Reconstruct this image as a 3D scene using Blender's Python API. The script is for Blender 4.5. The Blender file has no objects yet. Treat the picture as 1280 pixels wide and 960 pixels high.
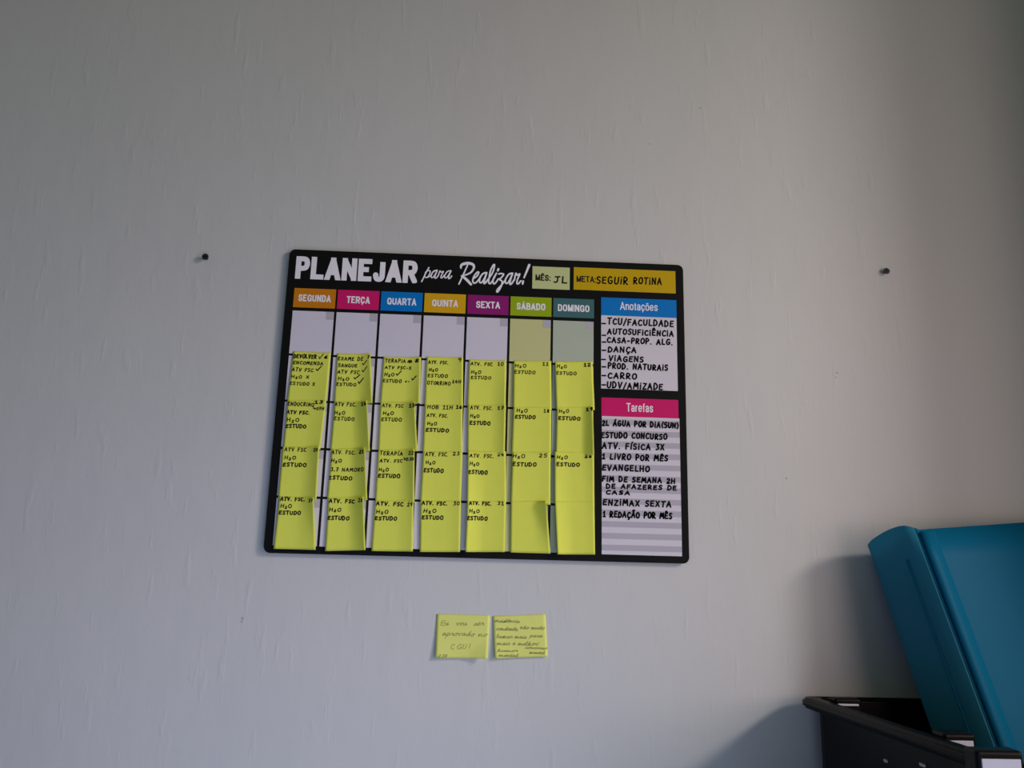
import bpy, bmesh, math, random
from mathutils import Vector, Matrix, Euler
from mathutils.geometry import delaunay_2d_cdt

S = bpy.context.scene
C = S.collection
rnd = random.Random(7)

# ------------------------------------------------------------------ camera, light, exposure
F_PX = 1035.0                                   # focal length for a 1280 px wide frame
CAM_LOC = Vector((-0.00652297, -0.79458258, -0.15831177))
CAM_ROT = Euler((math.radians(102.54533524), math.radians(-1.40888986), math.radians(-2.7469621)), 'XYZ')
cam_data = bpy.data.cameras.new('camera')
cam_data.sensor_width = 36.0
cam_data.lens = 36.0 * F_PX / 1280.0
cam_data.clip_start = 0.01
cam = bpy.data.objects.new('camera', cam_data)
cam.location, cam.rotation_euler = CAM_LOC, CAM_ROT
C.objects.link(cam)
S.camera = cam

S.view_settings.view_transform = 'Standard'
S.view_settings.look = 'None'
S.view_settings.gamma = 1.0
S.view_settings.use_curve_mapping = False
S.view_settings.exposure = 0.0

# faint room light
W = bpy.data.worlds.new('room_light')
S.world = W
W.use_nodes = True
W.node_tree.nodes['Background'].inputs['Color'].default_value = (0.78, 0.95, 0.74, 1)
W.node_tree.nodes['Background'].inputs['Strength'].default_value = 0.135

WALL_Y = 0.005                                   # the wall's face; the planner's face is y = 0
RIGHT_X = 0.66                                   # the wall with the window, just right of the frame
DESK_Z = -0.415
FLOOR_Z = -1.15
def area_light(name, at, aim, sx, sy, rgb, spread=180):       # rgb carries the power in watts per channel
    d = bpy.data.lights.new(name, 'AREA')
    d.shape = 'RECTANGLE'
    d.size, d.size_y = sx, sy
    d.energy = max(rgb)
    d.spread = math.radians(spread)
    d.color = [c / max(rgb) for c in rgb]
    o = bpy.data.objects.new(name, d)
    o.location = at
    o.rotation_euler = (Vector(aim) - Vector(at)).to_track_quat('-Z', 'Z').to_euler()
    C.objects.link(o)
# bright sky outside the window in the right-hand wall, the paler ground outside it, and two added cool fills
area_light('window_sky', (1.65, -1.0, 0.62), (-0.2, 0, -0.2), 0.20, 0.42, (2.0, 1.82, 1.70), 60)
area_light('window_ground', (1.0, -0.9, -0.1), (-0.2, 0, -0.3), 0.5, 0.5, (3.75, 2.85, 2.65))
area_light('low_fill_left', (-0.40, -0.76, -0.46), (-0.2, 0, -0.35), 0.5, 0.5, (0.04, 0.06, 0.50))  # added fill with no real source, tints the lower left wall blue
area_light('low_fill_front', (0.2, -0.7, -0.6), (-0.2, 0, -0.35), 0.5, 0.5, (0.50, 0.62, 0.86), 100)  # added low fill lamp, brightens the lower wall

# ------------------------------------------------------------------ photo pixel -> place
CAM_M = CAM_ROT.to_matrix()
def ray(u, v):
    return CAM_M @ Vector(((u - 640) / F_PX, -(v - 480) / F_PX, -1.0))
def on_y(u, v, y=0.0):
    d = ray(u, v)
    return CAM_LOC + d * ((y - CAM_LOC.y) / d.y)
def on_z(u, v, z):
    d = ray(u, v)
    return CAM_LOC + d * ((z - CAM_LOC.z) / d.z)

# ------------------------------------------------------------------ materials
def mat(name, rgb, rough=0.6, spec=0.4, vary=0.05, scale=60.0, bump=0.0, translucent=0.0):
    m = bpy.data.materials.new(name)
    m.use_nodes = True
    n, l = m.node_tree.nodes, m.node_tree.links
    b = n['Principled BSDF']
    out = n['Material Output']
    tc = n.new('ShaderNodeTexCoord')
    nz = n.new('ShaderNodeTexNoise')
    nz.inputs['Scale'].default_value = scale
    nz.inputs['Detail'].default_value = 4
    l.new(tc.outputs['Object'], nz.inputs['Vector'])
    mx = n.new('ShaderNodeMix')
    mx.data_type = 'RGBA'
    mx.inputs[6].default_value = (*[c * (1 - vary) for c in rgb], 1)
    mx.inputs[7].default_value = (*[min(1, c * (1 + vary)) for c in rgb], 1)
    l.new(nz.outputs['Fac'], mx.inputs[0])
    l.new(mx.outputs[2], b.inputs['Base Color'])
    b.inputs['Roughness'].default_value = rough
    b.inputs['Specular IOR Level'].default_value = spec
    if bump:
        bp = n.new('ShaderNodeBump')
        bp.inputs['Strength'].default_value = bump
        bp.inputs['Distance'].default_value = 0.0005
        l.new(nz.outputs['Fac'], bp.inputs['Height'])
        l.new(bp.outputs[0], b.inputs['Normal'])
    if translucent:
        tr = n.new('ShaderNodeBsdfTranslucent')
        l.new(mx.outputs[2], tr.inputs['Color'])
        ms = n.new('ShaderNodeMixShader')
        ms.inputs[0].default_value = translucent
        l.new(b.outputs[0], ms.inputs[1])
        l.new(tr.outputs[0], ms.inputs[2])
        l.new(ms.outputs[0], out.inputs['Surface'])
    return m

def wall_material():
    m = bpy.data.materials.new('painted_plaster')
    m.use_nodes = True
    n, l = m.node_tree.nodes, m.node_tree.links
    b = n['Principled BSDF']
    b.inputs['Roughness'].default_value = 0.62
    b.inputs['Specular IOR Level'].default_value = 0.25
    tc = n.new('ShaderNodeTexCoord')
    def noise(scale, detail, stretch=(1, 1, 1), rot=0.0):
        mp = n.new('ShaderNodeMapping')
        mp.inputs['Scale'].default_value = stretch
        mp.inputs['Rotation'].default_value = (0, rot, 0)
        l.new(tc.outputs['Object'], mp.inputs['Vector'])
        z = n.new('ShaderNodeTexNoise')
        z.inputs['Scale'].default_value = scale
        z.inputs['Detail'].default_value = detail
        l.new(mp.outputs[0], z.inputs['Vector'])
        return z.outputs['Fac']
    def math_(op, a, bb):
        k = n.new('ShaderNodeMath')
        k.operation = op
        for i, v in enumerate((a, bb)):
            if isinstance(v, (int, float)):
                k.inputs[i].default_value = v
            else:
                l.new(v, k.inputs[i])
        return k.outputs[0]
    undulate = noise(5.0, 3)
    trowel = noise(38.0, 5, (1.5, 1, 0.6), 0.35)
    trowel2 = noise(30.0, 5, (1.8, 1, 0.5), -0.5)
    scratch = n.new('ShaderNodeValToRGB')
    l.new(noise(42.0, 6, (2.4, 1, 0.5), 0.5), scratch.inputs[0])
    scratch.color_ramp.elements[0].position = 0.60
    scratch.color_ramp.elements[1].position = 0.74
    grain = noise(900.0, 2)
    h = math_('ADD', math_('MULTIPLY', undulate, 3.0), math_('MULTIPLY', trowel, 0.3))
    h = math_('ADD', h, math_('MULTIPLY', trowel2, 0.3))
    h = math_('ADD', h, math_('MULTIPLY', scratch.outputs[0], 0.2))
    h = math_('ADD', h, math_('MULTIPLY', grain, 0.05))
    bp = n.new('ShaderNodeBump')
    bp.inputs['Strength'].default_value = 0.55
    bp.inputs['Distance'].default_value = 0.0016
    l.new(h, bp.inputs['Height'])
    l.new(bp.outputs[0], b.inputs['Normal'])
    mx = n.new('ShaderNodeMix')
    mx.data_type = 'RGBA'
    mx.inputs[6].default_value = (0.600, 0.598, 0.598, 1)
    mx.inputs[7].default_value = (0.640, 0.638, 0.640, 1)
    l.new(noise(3.0, 4), mx.inputs[0])
    col = mx.outputs[2]
    for px, py, r in ((983, 598, .0012), (303, 773, .0016), (302, 777, .0012), (875, 135, .0013), (1046, 466, .0014), (1045, 472, .0011), (812, 180, .001)):
        at = on_y(px, py, 0.005)                  # little stains on the paint
        vm = n.new('ShaderNodeVectorMath')
        vm.operation = 'DISTANCE'
        l.new(tc.outputs['Object'], vm.inputs[0])
        vm.inputs[1].default_value = at
        mr = n.new('ShaderNodeMapRange')
        mr.inputs['From Min'].default_value = r * 0.5
        mr.inputs['From Max'].default_value = r * 1.2
        mr.inputs['To Min'].default_value = 0.45
        mr.inputs['To Max'].default_value = 0.0
        l.new(vm.outputs['Value'], mr.inputs['Value'])
        k = n.new('ShaderNodeMix')
        k.data_type = 'RGBA'
        k.inputs[7].default_value = (0.22, 0.20, 0.18, 1)
        l.new(mr.outputs[0], k.inputs[0])
        l.new(col, k.inputs[6])
        col = k.outputs[2]
    l.new(col, b.inputs['Base Color'])
    return m

M_WALL = wall_material()
M_FLOOR = mat('floor_tile', (0.42, 0.40, 0.37), 0.35, scale=8)
M_FRAME = mat('window_frame_paint', (0.75, 0.75, 0.74), 0.4)
M_DESK = mat('white_laminate', (0.74, 0.75, 0.78), 0.35, scale=20)
M_STEEL = mat('desk_steel', (0.25, 0.25, 0.26), 0.4)
M_BOARD = mat('black_board', (0.006, 0.006, 0.0063), 0.55, 0.12, 0.1)
M_TITLE = mat('white_print', (0.90, 0.87, 0.95), 0.5, 0.2)
M_PAPER = mat('yellow_note_paper', (0.94, 0.985, 0.15), 0.75, 0.15, 0.03, 90, 0.08, 0.24)
M_PAPER_PALE = mat('pale_note_paper', (0.93, 0.955, 0.27), 0.75, 0.15, 0.03, 90, 0.08, 0.2)
M_INK = mat('black_felt_pen', (0.012, 0.013, 0.008), 0.7, 0.2)
M_PENCIL = mat('pencil', (0.20, 0.21, 0.06), 0.7, 0.2)
M_CELL = mat('cell_white', (0.70, 0.66, 0.77), 0.5, 0.2, 0.02)
M_CELL_SAT = mat('cell_pale_olive', (0.61, 0.60, 0.29), 0.5, 0.2, 0.02)
M_CELL_SUN = mat('cell_pale_sage', (0.47, 0.53, 0.43), 0.5, 0.2, 0.02)
M_DATE = mat('date_box_grey', (0.50, 0.47, 0.54), 0.5, 0.2, 0.02)
M_SHEET = mat('sheet_white', (0.70, 0.66, 0.74), 0.5, 0.2, 0.02)
M_BAND = mat('sheet_band_grey', (0.48, 0.45, 0.53), 0.5, 0.2, 0.02)
HEAD = [('SEGUNDA', (0.62, 0.21, 0.006)), ('TERÇA', (0.66, 0.010, 0.15)), ('QUARTA', (0.0, 0.19, 0.60)),
        ('QUINTA', (0.72, 0.40, 0.008)), ('SEXTA', (0.28, 0.012, 0.17)), ('SÁBADO', (0.32, 0.44, 0.008)),
        ('DOMINGO', (0.055, 0.155, 0.165))]
M_HEAD = [mat('header_' + ['orange', 'magenta', 'blue', 'amber', 'purple', 'green', 'slate'][i], c, 0.5, 0.2, 0.03)
          for i, (t, c) in enumerate(HEAD)]
M_MONTH = mat('month_box_green', (0.58, 0.63, 0.30), 0.5, 0.2, 0.02)
M_GOAL = mat('goal_box_yellow', (0.58, 0.38, 0.004), 0.5, 0.2, 0.02)
M_SCREW = mat('dark_steel', (0.045, 0.045, 0.05), 0.38, 0.6)
M_SCREW.node_tree.nodes['Principled BSDF'].inputs['Metallic'].default_value = 0.6
M_TRAY = mat('black_plastic', (0.003, 0.003, 0.0032), 0.34, 0.12, 0.1, 200, 0.03)
M_GLINT = mat('glint_grey', (0.45, 0.45, 0.47), 0.3, 0.6)  # light grey that paints the glints on the tray
M_REFLECTION = mat('pale_reflection', (0.60, 0.60, 0.74), 0.3, 0.5)  # pale colour that paints the window's reflection
M_SHEETS = mat('loose_paper', (0.16, 0.42, 0.54), 0.8, 0.1)

def folder_material(name, rgb, see_through):
    m = bpy.data.materials.new(name)
    m.use_nodes = True
    n, l = m.node_tree.nodes, m.node_tree.links
    b, out = n['Principled BSDF'], n['Material Output']
    tc = n.new('ShaderNodeTexCoord')
    nz = n.new('ShaderNodeTexNoise')
    nz.inputs['Scale'].default_value = 420
    nz.inputs['Detail'].default_value = 3
    l.new(tc.outputs['Object'], nz.inputs['Vector'])
    bp = n.new('ShaderNodeBump')
    bp.inputs['Strength'].default_value = 0.12
    bp.inputs['Distance'].default_value = 0.0004
    l.new(nz.outputs['Fac'], bp.inputs['Height'])
    l.new(bp.outputs[0], b.inputs['Normal'])
    b.inputs['Base Color'].default_value = (*rgb, 1)
    b.inputs['Roughness'].default_value = 0.5
    b.inputs['Specular IOR Level'].default_value = 0.12
    tl = n.new('ShaderNodeBsdfTranslucent')
    tl.inputs['Color'].default_value = (*rgb, 1)
    tp = n.new('ShaderNodeBsdfTransparent')
    tp.inputs['Color'].default_value = (rgb[0] * 1.2, min(1, rgb[1] * 1.7), min(1, rgb[2] * 1.7), 1)
    m1, m2 = n.new('ShaderNodeMixShader'), n.new('ShaderNodeMixShader')
    m1.inputs[0].default_value = 0.35
    m2.inputs[0].default_value = see_through
    l.new(b.outputs[0], m1.inputs[1]); l.new(tl.outputs[0], m1.inputs[2])
    l.new(m1.outputs[0], m2.inputs[1]); l.new(tp.outputs[0], m2.inputs[2])
    l.new(m2.outputs[0], out.inputs['Surface'])
    return m
M_FOLDER = folder_material('teal_plastic', (0.004, 0.21, 0.40), 0.14)
M_SPINE = folder_material('teal_plastic_spine', (0.06, 0.38, 0.56), 0.26)

# ------------------------------------------------------------------ object helpers
def link(name, bm, material, parent=None, smooth=False):
    me = bpy.data.meshes.new(name)
    bm.normal_update()
    bm.to_mesh(me)
    bm.free()
    for m in (material if isinstance(material, (list, tuple)) else [material]):
        me.materials.append(m)
    if smooth:
        for p in me.polygons:
            p.use_smooth = True
    o = bpy.data.objects.new(name, me)
    C.objects.link(o)
    if parent is not None:
        o.parent = parent
        o.matrix_parent_inverse = parent_world(parent).inverted()
    return o
def parent_world(p):
    m = Matrix.LocRotScale(p.location, p.rotation_euler, p.scale)
    return m if p.parent is None else parent_world(p.parent) @ p.matrix_parent_inverse @ m
def tag(o, label=None, category=None, group=None, kind=None):
    if label: o['label'] = label
    if category: o['category'] = category
    if group: o['group'] = group
    if kind: o['kind'] = kind
    return o
def empty(name, loc):
    o = bpy.data.objects.new(name, None)
    o.empty_display_size = 0.02
    o.location = loc
    C.objects.link(o)
    return o
def box(bm, lo_, hi_):
    vs = [bm.verts.new((x, y, z)) for x in (lo_[0], hi_[0]) for y in (lo_[1], hi_[1]) for z in (lo_[2], hi_[2])]
    for f in ((0, 1, 3, 2), (4, 6, 7, 5), (0, 4, 5, 1), (2, 3, 7, 6), (0, 2, 6, 4), (1, 5, 7, 3)):
        bm.faces.new([vs[i] for i in f])
    return bm
def bevel(bm, w, seg=2):
    bmesh.ops.recalc_face_normals(bm, faces=bm.faces)
    bmesh.ops.bevel(bm, geom=list(bm.edges), offset=w, segments=seg, affect='EDGES', profile=0.5)
    return bm
def flat(bm, x0, x1, z0, z1, y):                 # a printed patch on a face looking along -y
    vs = [bm.verts.new(p) for p in ((x0, y, z0), (x1, y, z0), (x1, y, z1), (x0, y, z1))]
    bm.faces.new(vs)
    return bm
def rounded_outline(x0, x1, z0, z1, r, n=7):
    pts = []
    for cx, cz, a0 in ((x1 - r, z1 - r, 0), (x0 + r, z1 - r, 90), (x0 + r, z0 + r, 180), (x1 - r, z0 + r, 270)):
        for i in range(n + 1):
            a = math.radians(a0 + 90 * i / n)
            pts.append((cx + r * math.cos(a), cz + r * math.sin(a)))
    return pts

# ------------------------------------------------------------------ pen strokes
def ribbon(polys, pts, widths, sides=8):
    """Pen stroke as outline pieces: quads along the line and a round dab at every point."""
    P = [Vector((p[0], p[1])) for p in pts]
    if not isinstance(widths, (list, tuple)):
        widths = [widths] * len(P)
    for i in range(len(P) - 1):
        d = P[i + 1] - P[i]
        if d.length < 1e-7:
            continue
        nrm = Vector((-d.y, d.x)).normalized()
        a, b = nrm * widths[i] / 2, nrm * widths[i + 1] / 2
        polys.append([tuple(q) for q in (P[i] - a, P[i + 1] - b, P[i + 1] + b, P[i] + a)])
    for p, w in zip(P, widths):
        polys.append([(p.x + w / 2 * math.cos(k * 2 * math.pi / sides), p.y + w / 2 * math.sin(k * 2 * math.pi / sides))
                      for k in range(sides)])
def fill(bm, polys, place):
    """Merge overlapping pieces into one flat shape and lay it on the surface."""
    co, faces = [], []
    for poly in polys:
        area = sum(poly[i - 1][0] * q[1] - q[0] * poly[i - 1][1] for i, q in enumerate(poly))
        if abs(area) < 1e-12:
            continue
        if area < 0:
            poly = poly[::-1]
        faces.append(list(range(len(co), len(co) + len(poly))))
        co += [Vector((p[0] * 1000, p[1] * 1000)) for p in poly]
    if not faces:
        return
    V, _e, F, _ov, _oe, of = delaunay_2d_cdt(co, [], faces, 0, 1e-4)
    vs = [bm.verts.new(place(v.x / 1000, v.y / 1000)) for v in V]
    for f, src in zip(F, of):
        if src:                                   # counters of letters stay open
            bm.faces.new([vs[i] for i in f])
    for v in [v for v in vs if not v.link_faces]:
        bm.verts.remove(v)
def smooth_line(pts, n=4):
    if len(pts) < 3:
        return list(pts)
    q = [pts[0]] + list(pts) + [pts[-1]]
    out = []
    for i in range(1, len(q) - 2):
        for k in range(n):
            t = k / n
            out.append(tuple(0.5 * (2 * q[i][j] + (q[i + 1][j] - q[i - 1][j]) * t
                       + (2 * q[i - 1][j] - 5 * q[i][j] + 4 * q[i + 1][j] - q[i + 2][j]) * t * t
                       + (3 * q[i][j] - q[i - 1][j] - 3 * q[i + 1][j] + q[i + 2][j]) * t ** 3) for j in range(len(q[i]))))
    out.append(tuple(pts[-1]))
    return out

O_ = [(.34, 1), (.1, .82), (.03, .45), (.16, .07), (.4, .02), (.62, .25), (.64, .68), (.5, .95), (.34, 1)]
GLYPH = {   # advance width, strokes
 'A': (.72, [[(0, 0), (.34, 1), (.66, 0)], [(.12, .36), (.58, .38)]]),
 'B': (.62, [[(.05, 0), (.05, 1), (.4, .95), (.48, .76), (.38, .56), (.07, .52), (.46, .42), (.56, .22), (.4, .03), (.05, 0)]]),
 'C': (.62, [[(.58, .86), (.36, 1), (.12, .8), (.03, .42), (.16, .1), (.38, .02), (.6, .14)]]),
 'D': (.66, [[(.06, 0), (.06, 1), (.4, .9), (.6, .58), (.52, .22), (.3, .03), (.0, 0)]]),
 'E': (.6, [[(.56, .97), (.08, .95), (.04, .03), (.56, .03)], [(.06, .52), (.46, .54)]]),
 'F': (.56, [[(.56, 1), (.08, .97), (.04, 0)], [(.06, .52), (.46, .53)]]),
 'G': (.68, [[(.58, .88), (.34, 1), (.1, .78), (.03, .4), (.2, .05), (.46, .03), (.62, .2), (.62, .44), (.38, .44)]]),
 'H': (.68, [[(.05, 0), (.07, 1)], [(.6, 0), (.62, 1)], [(.06, .5), (.6, .52)]]),
 'I': (.2, [[(.08, 0), (.1, .85)]]),
 'İ': (.2, [[(.08, 0), (.1, .72)], [(.1, 1.0), (.11, 1.04)]]),
 'J': (.62, [[(.12, .95), (.6, 1)], [(.4, .98), (.4, .25), (.26, .03), (.05, .12)]]),
 'L': (.54, [[(.06, 1), (.05, .04), (.52, .04)]]),
 'M': (.82, [[(.02, 0), (.14, 1), (.4, .35), (.66, 1), (.78, 0)]]),
 'N': (.7, [[(.04, 0), (.07, 1), (.58, .02), (.62, 1)]]),
 'O': (.68, [O_]),
 'P': (.58, [[(.07, 0), (.07, 1), (.42, .95), (.54, .74), (.4, .5), (.08, .44)]]),
 'Q': (.7, [O_, [(.4, .25), (.68, -.06)]]),
 'R': (.64, [[(.06, 0), (.06, 1), (.42, .95), (.52, .74), (.4, .52), (.1, .48), (.6, 0)]]),
 'S': (.56, [[(.52, .9), (.3, 1), (.08, .82), (.14, .6), (.42, .45), (.5, .22), (.3, .02), (.03, .1)]]),
 'T': (.64, [[(0, .97), (.64, 1)], [(.32, .98), (.3, 0)]]),
 'U': (.66, [[(.05, 1), (.05, .3), (.2, .03), (.42, .05), (.58, .3), (.6, 1)]]),
 'V': (.66, [[(.02, 1), (.3, 0), (.62, 1)]]),
 'X': (.6, [[(.03, 1), (.56, 0)], [(.56, 1), (.02, 0)]]),
 'Z': (.62, [[(.05, .97), (.56, .97), (.03, .03), (.6, .04)]]),
 '0': (.56, [[(p[0] * .82, p[1]) for p in O_]]),
 '1': (.46, [[(.03, .72), (.24, 1), (.24, .03)], [(.03, .03), (.45, .03)]]),
 '2': (.56, [[(.06, .8), (.26, 1), (.48, .84), (.42, .55), (.04, .03), (.54, .05)]]),
 '3': (.52, [[(.06, .95), (.44, .95), (.22, .58), (.46, .4), (.38, .1), (.04, .04)]]),
 '4': (.58, [[(.3, 1), (.04, .35), (.56, .35)], [(.42, .62), (.4, 0)]]),
 '5': (.52, [[(.5, .98), (.12, .97), (.08, .58), (.4, .58), (.48, .28), (.3, .03), (.03, .08)]]),
 '6': (.54, [[(.44, 1), (.14, .62), (.06, .25), (.24, .02), (.46, .2), (.36, .46), (.1, .36)]]),
 '7': (.54, [[(.04, .97), (.5, .97), (.2, 0)], [(.14, .5), (.46, .5)]]),
 '8': (.52, [[(.44, .86), (.24, 1), (.08, .8), (.26, .55), (.46, .28), (.26, .02), (.06, .24), (.3, .56), (.44, .86)]]),
 '9': (.54, [[(.46, .7), (.26, .52), (.08, .7), (.22, .98), (.46, .86), (.46, .5), (.34, 0)]]),
 '.': (.22, [[(.08, .02), (.11, .03)]]), ',': (.22, [[(.1, .06), (.05, -.14)]]),
 '-': (.5, [[(.06, .45), (.42, .47)]]), '+': (.56, [[(.06, .45), (.5, .46)], [(.28, .7), (.27, .2)]]),
 '/': (.46, [[(.02, -.12), (.44, 1.1)]]), '(': (.34, [[(.3, 1.1), (.08, .6), (.1, .2), (.28, -.1)]]),
 ')': (.34, [[(.05, 1.1), (.26, .6), (.2, .1), (.02, -.1)]]), '!': (.26, [[(.16, 1.05), (.1, .3)], [(.08, .03), (.1, .04)]]),
 ':': (.22, [[(.1, .62), (.11, .63)], [(.09, .12), (.1, .13)]]), '?': (.5, [[(.06, .82), (.24, 1.05), (.44, .85), (.22, .45), (.2, .3)], [(.19, .03), (.2, .04)]]),
 '✓': (.8, [[(.02, .42), (.22, .02), (.8, 1.15)]]), '√': (.75, [[(.02, .4), (.2, -.12), (.72, 1.1)]]),
 '↳': (.8, [[(.02, 1.2), (.12, .45), (.78, .4)], [(.55, .65), (.78, .4), (.55, .15)]]),
 '↘': (.6, [[(.0, 1.1), (.5, .3)], [(.5, .75), (.52, .28), (.15, .4)]]),
 '₂': (.44, [[(.04, .32), (.2, .44), (.34, .3), (.28, .1), (.03, -.22), (.4, -.2)]]),
 '§': (.8, [[(.0, .2), (.2, .9), (.25, .1), (.45, 1.0), (.4, .0), (.62, .8), (.7, .2)]]),   # a scribbled-out mark
 'e': (.5, [[(0, .3), (.3, .38), (.36, .6), (.2, .62), (.08, .3), (.2, .02), (.5, .25)]]),
 'u': (.62, [[(0, .4), (.08, .6), (.08, .12), (.26, .05), (.42, .6), (.42, .1), (.62, .25)]]),
 'v': (.52, [[(0, .5), (.08, .58), (.2, .04), (.4, .58), (.52, .5)]]),
 'o': (.54, [[(.34, .6), (.12, .5), (.06, .18), (.24, .02), (.4, .28), (.34, .58), (.54, .52)]]),
 's': (.48, [[(0, .1), (.26, .62), (.34, .22), (.14, .02), (.48, .2)]]),
 'r': (.46, [[(0, .2), (.14, .64), (.2, .5), (.34, .52), (.3, .08), (.46, .2)]]),
 'a': (.6, [[(.4, .56), (.18, .58), (.06, .2), (.2, .02), (.4, .5), (.4, .08), (.6, .24)]]),
 'p': (.56, [[(.1, .62), (.04, -.5)], [(.08, .4), (.3, .62), (.4, .3), (.22, .04), (.08, .12), (.56, .2)]]),
 'd': (.6, [[(.38, .5), (.18, .58), (.06, .2), (.2, .02), (.38, .5), (.46, 1.15), (.42, .08), (.6, .22)]]),
 'n': (.62, [[(.0, .4), (.08, .6), (.06, .0), (.26, .58), (.38, .5), (.38, .06), (.62, .22)]]),
 'm': (.86, [[(.0, .4), (.06, .6), (.05, .0), (.22, .58), (.32, .5), (.3, .02), (.48, .58), (.6, .48), (.6, .06), (.86, .22)]]),
 'c': (.46, [[(.34, .5), (.2, .6), (.05, .3), (.16, .02), (.46, .2)]]),
 'i': (.32, [[(0, .3), (.12, .6), (.1, .08), (.32, .22)], [(.15, .86), (.17, .88)]]),
 't': (.36, [[(0, .3), (.14, 1.0), (.1, .08), (.36, .22)], [(.0, .66), (.3, .7)]]),
 'l': (.38, [[(0, .2), (.2, .8), (.16, 1.12), (.06, .8), (.12, .06), (.38, .22)]]),
 'h': (.6, [[(.04, .0), (.18, 1.1), (.08, .8), (.06, .02), (.26, .58), (.36, .46), (.36, .06), (.6, .22)]]),
 'b': (.52, [[(.06, .7), (.18, 1.1), (.06, .9), (.06, .1), (.26, .02), (.38, .34), (.2, .52), (.52, .5)]]),
 'f': (.44, [[(0, .2), (.26, 1.05), (.12, .9), (.06, -.4), (.2, -.1), (.44, .22)]]),
 'q': (.56, [[(.38, .5), (.18, .58), (.06, .2), (.2, .02), (.38, .5), (.36, -.5), (.56, .1)]]),
}
def accent(base, mark):
    w, s = GLYPH[base]
    return (w, s + [[(w / 2 + x, y) for x, y in m] for m in mark])
GLYPH['Ç'] = accent('C', [[(.02, .0), (.1, -.2), (-.06, -.3)]])
GLYPH['Ê'] = accent('E', [[(-.22, 1.15), (0, 1.38), (.2, 1.15)]])
GLYPH['Á'] = accent('A', [[(-.02, 1.12), (.14, 1.36)]])
GLYPH['Í'] = accent('I', [[(.02, 1.02), (.2, 1.26)]])
GLYPH['Ã'] = accent('A', [[(-.2, 1.14), (-.06, 1.26), (.06, 1.14), (.2, 1.26)]])
GLYPH['ê'] = accent('e', [[(-.12, .8), (0, .98), (.14, .8)]])
GLYPH['ã'] = accent('a', [[(-.2, .78), (-.06, .9), (.06, .78), (.2, .9)]])

def write(bm, text, cx, cz, width, height, pen, place, jitter=0.05, slant=0.06, curvy=False, gap=0.30, merge=False):
    """Hand-lettered text centred on (cx, cz), fitted to a width, all in metres on the surface."""
    adv = [0.42 if ch == ' ' else GLYPH[ch][0] for ch in text]
    if curvy:
        gap = 0.0
    total = sum(adv) + gap * (len(text) - 1)
    sx = width / total
    x = cx - width / 2
    for ch, a in zip(text, adv):
        if ch != ' ':
            dz = rnd.uniform(-jitter, jitter) * height
            k = 1 + rnd.uniform(-jitter, jitter) * 1.2
            sl = slant + rnd.uniform(-jitter, jitter)
            polys = []
            for st in GLYPH[ch][1]:
                pts = [(x + (px + sl * pz) * sx, cz - height / 2 + dz + pz * height * k) for px, pz in st]
                if len(pts) > 4 or curvy:
                    pts = smooth_line(pts, 3)
                ribbon(polys, pts, pen)
            if merge:
                fill(bm, polys, place)
            else:                                 # dark ink: the pieces may simply overlap
                for poly in polys:
                    bm.faces.new([bm.verts.new(place(*q)) for q in poly])
        x += (a + gap) * sx

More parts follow.
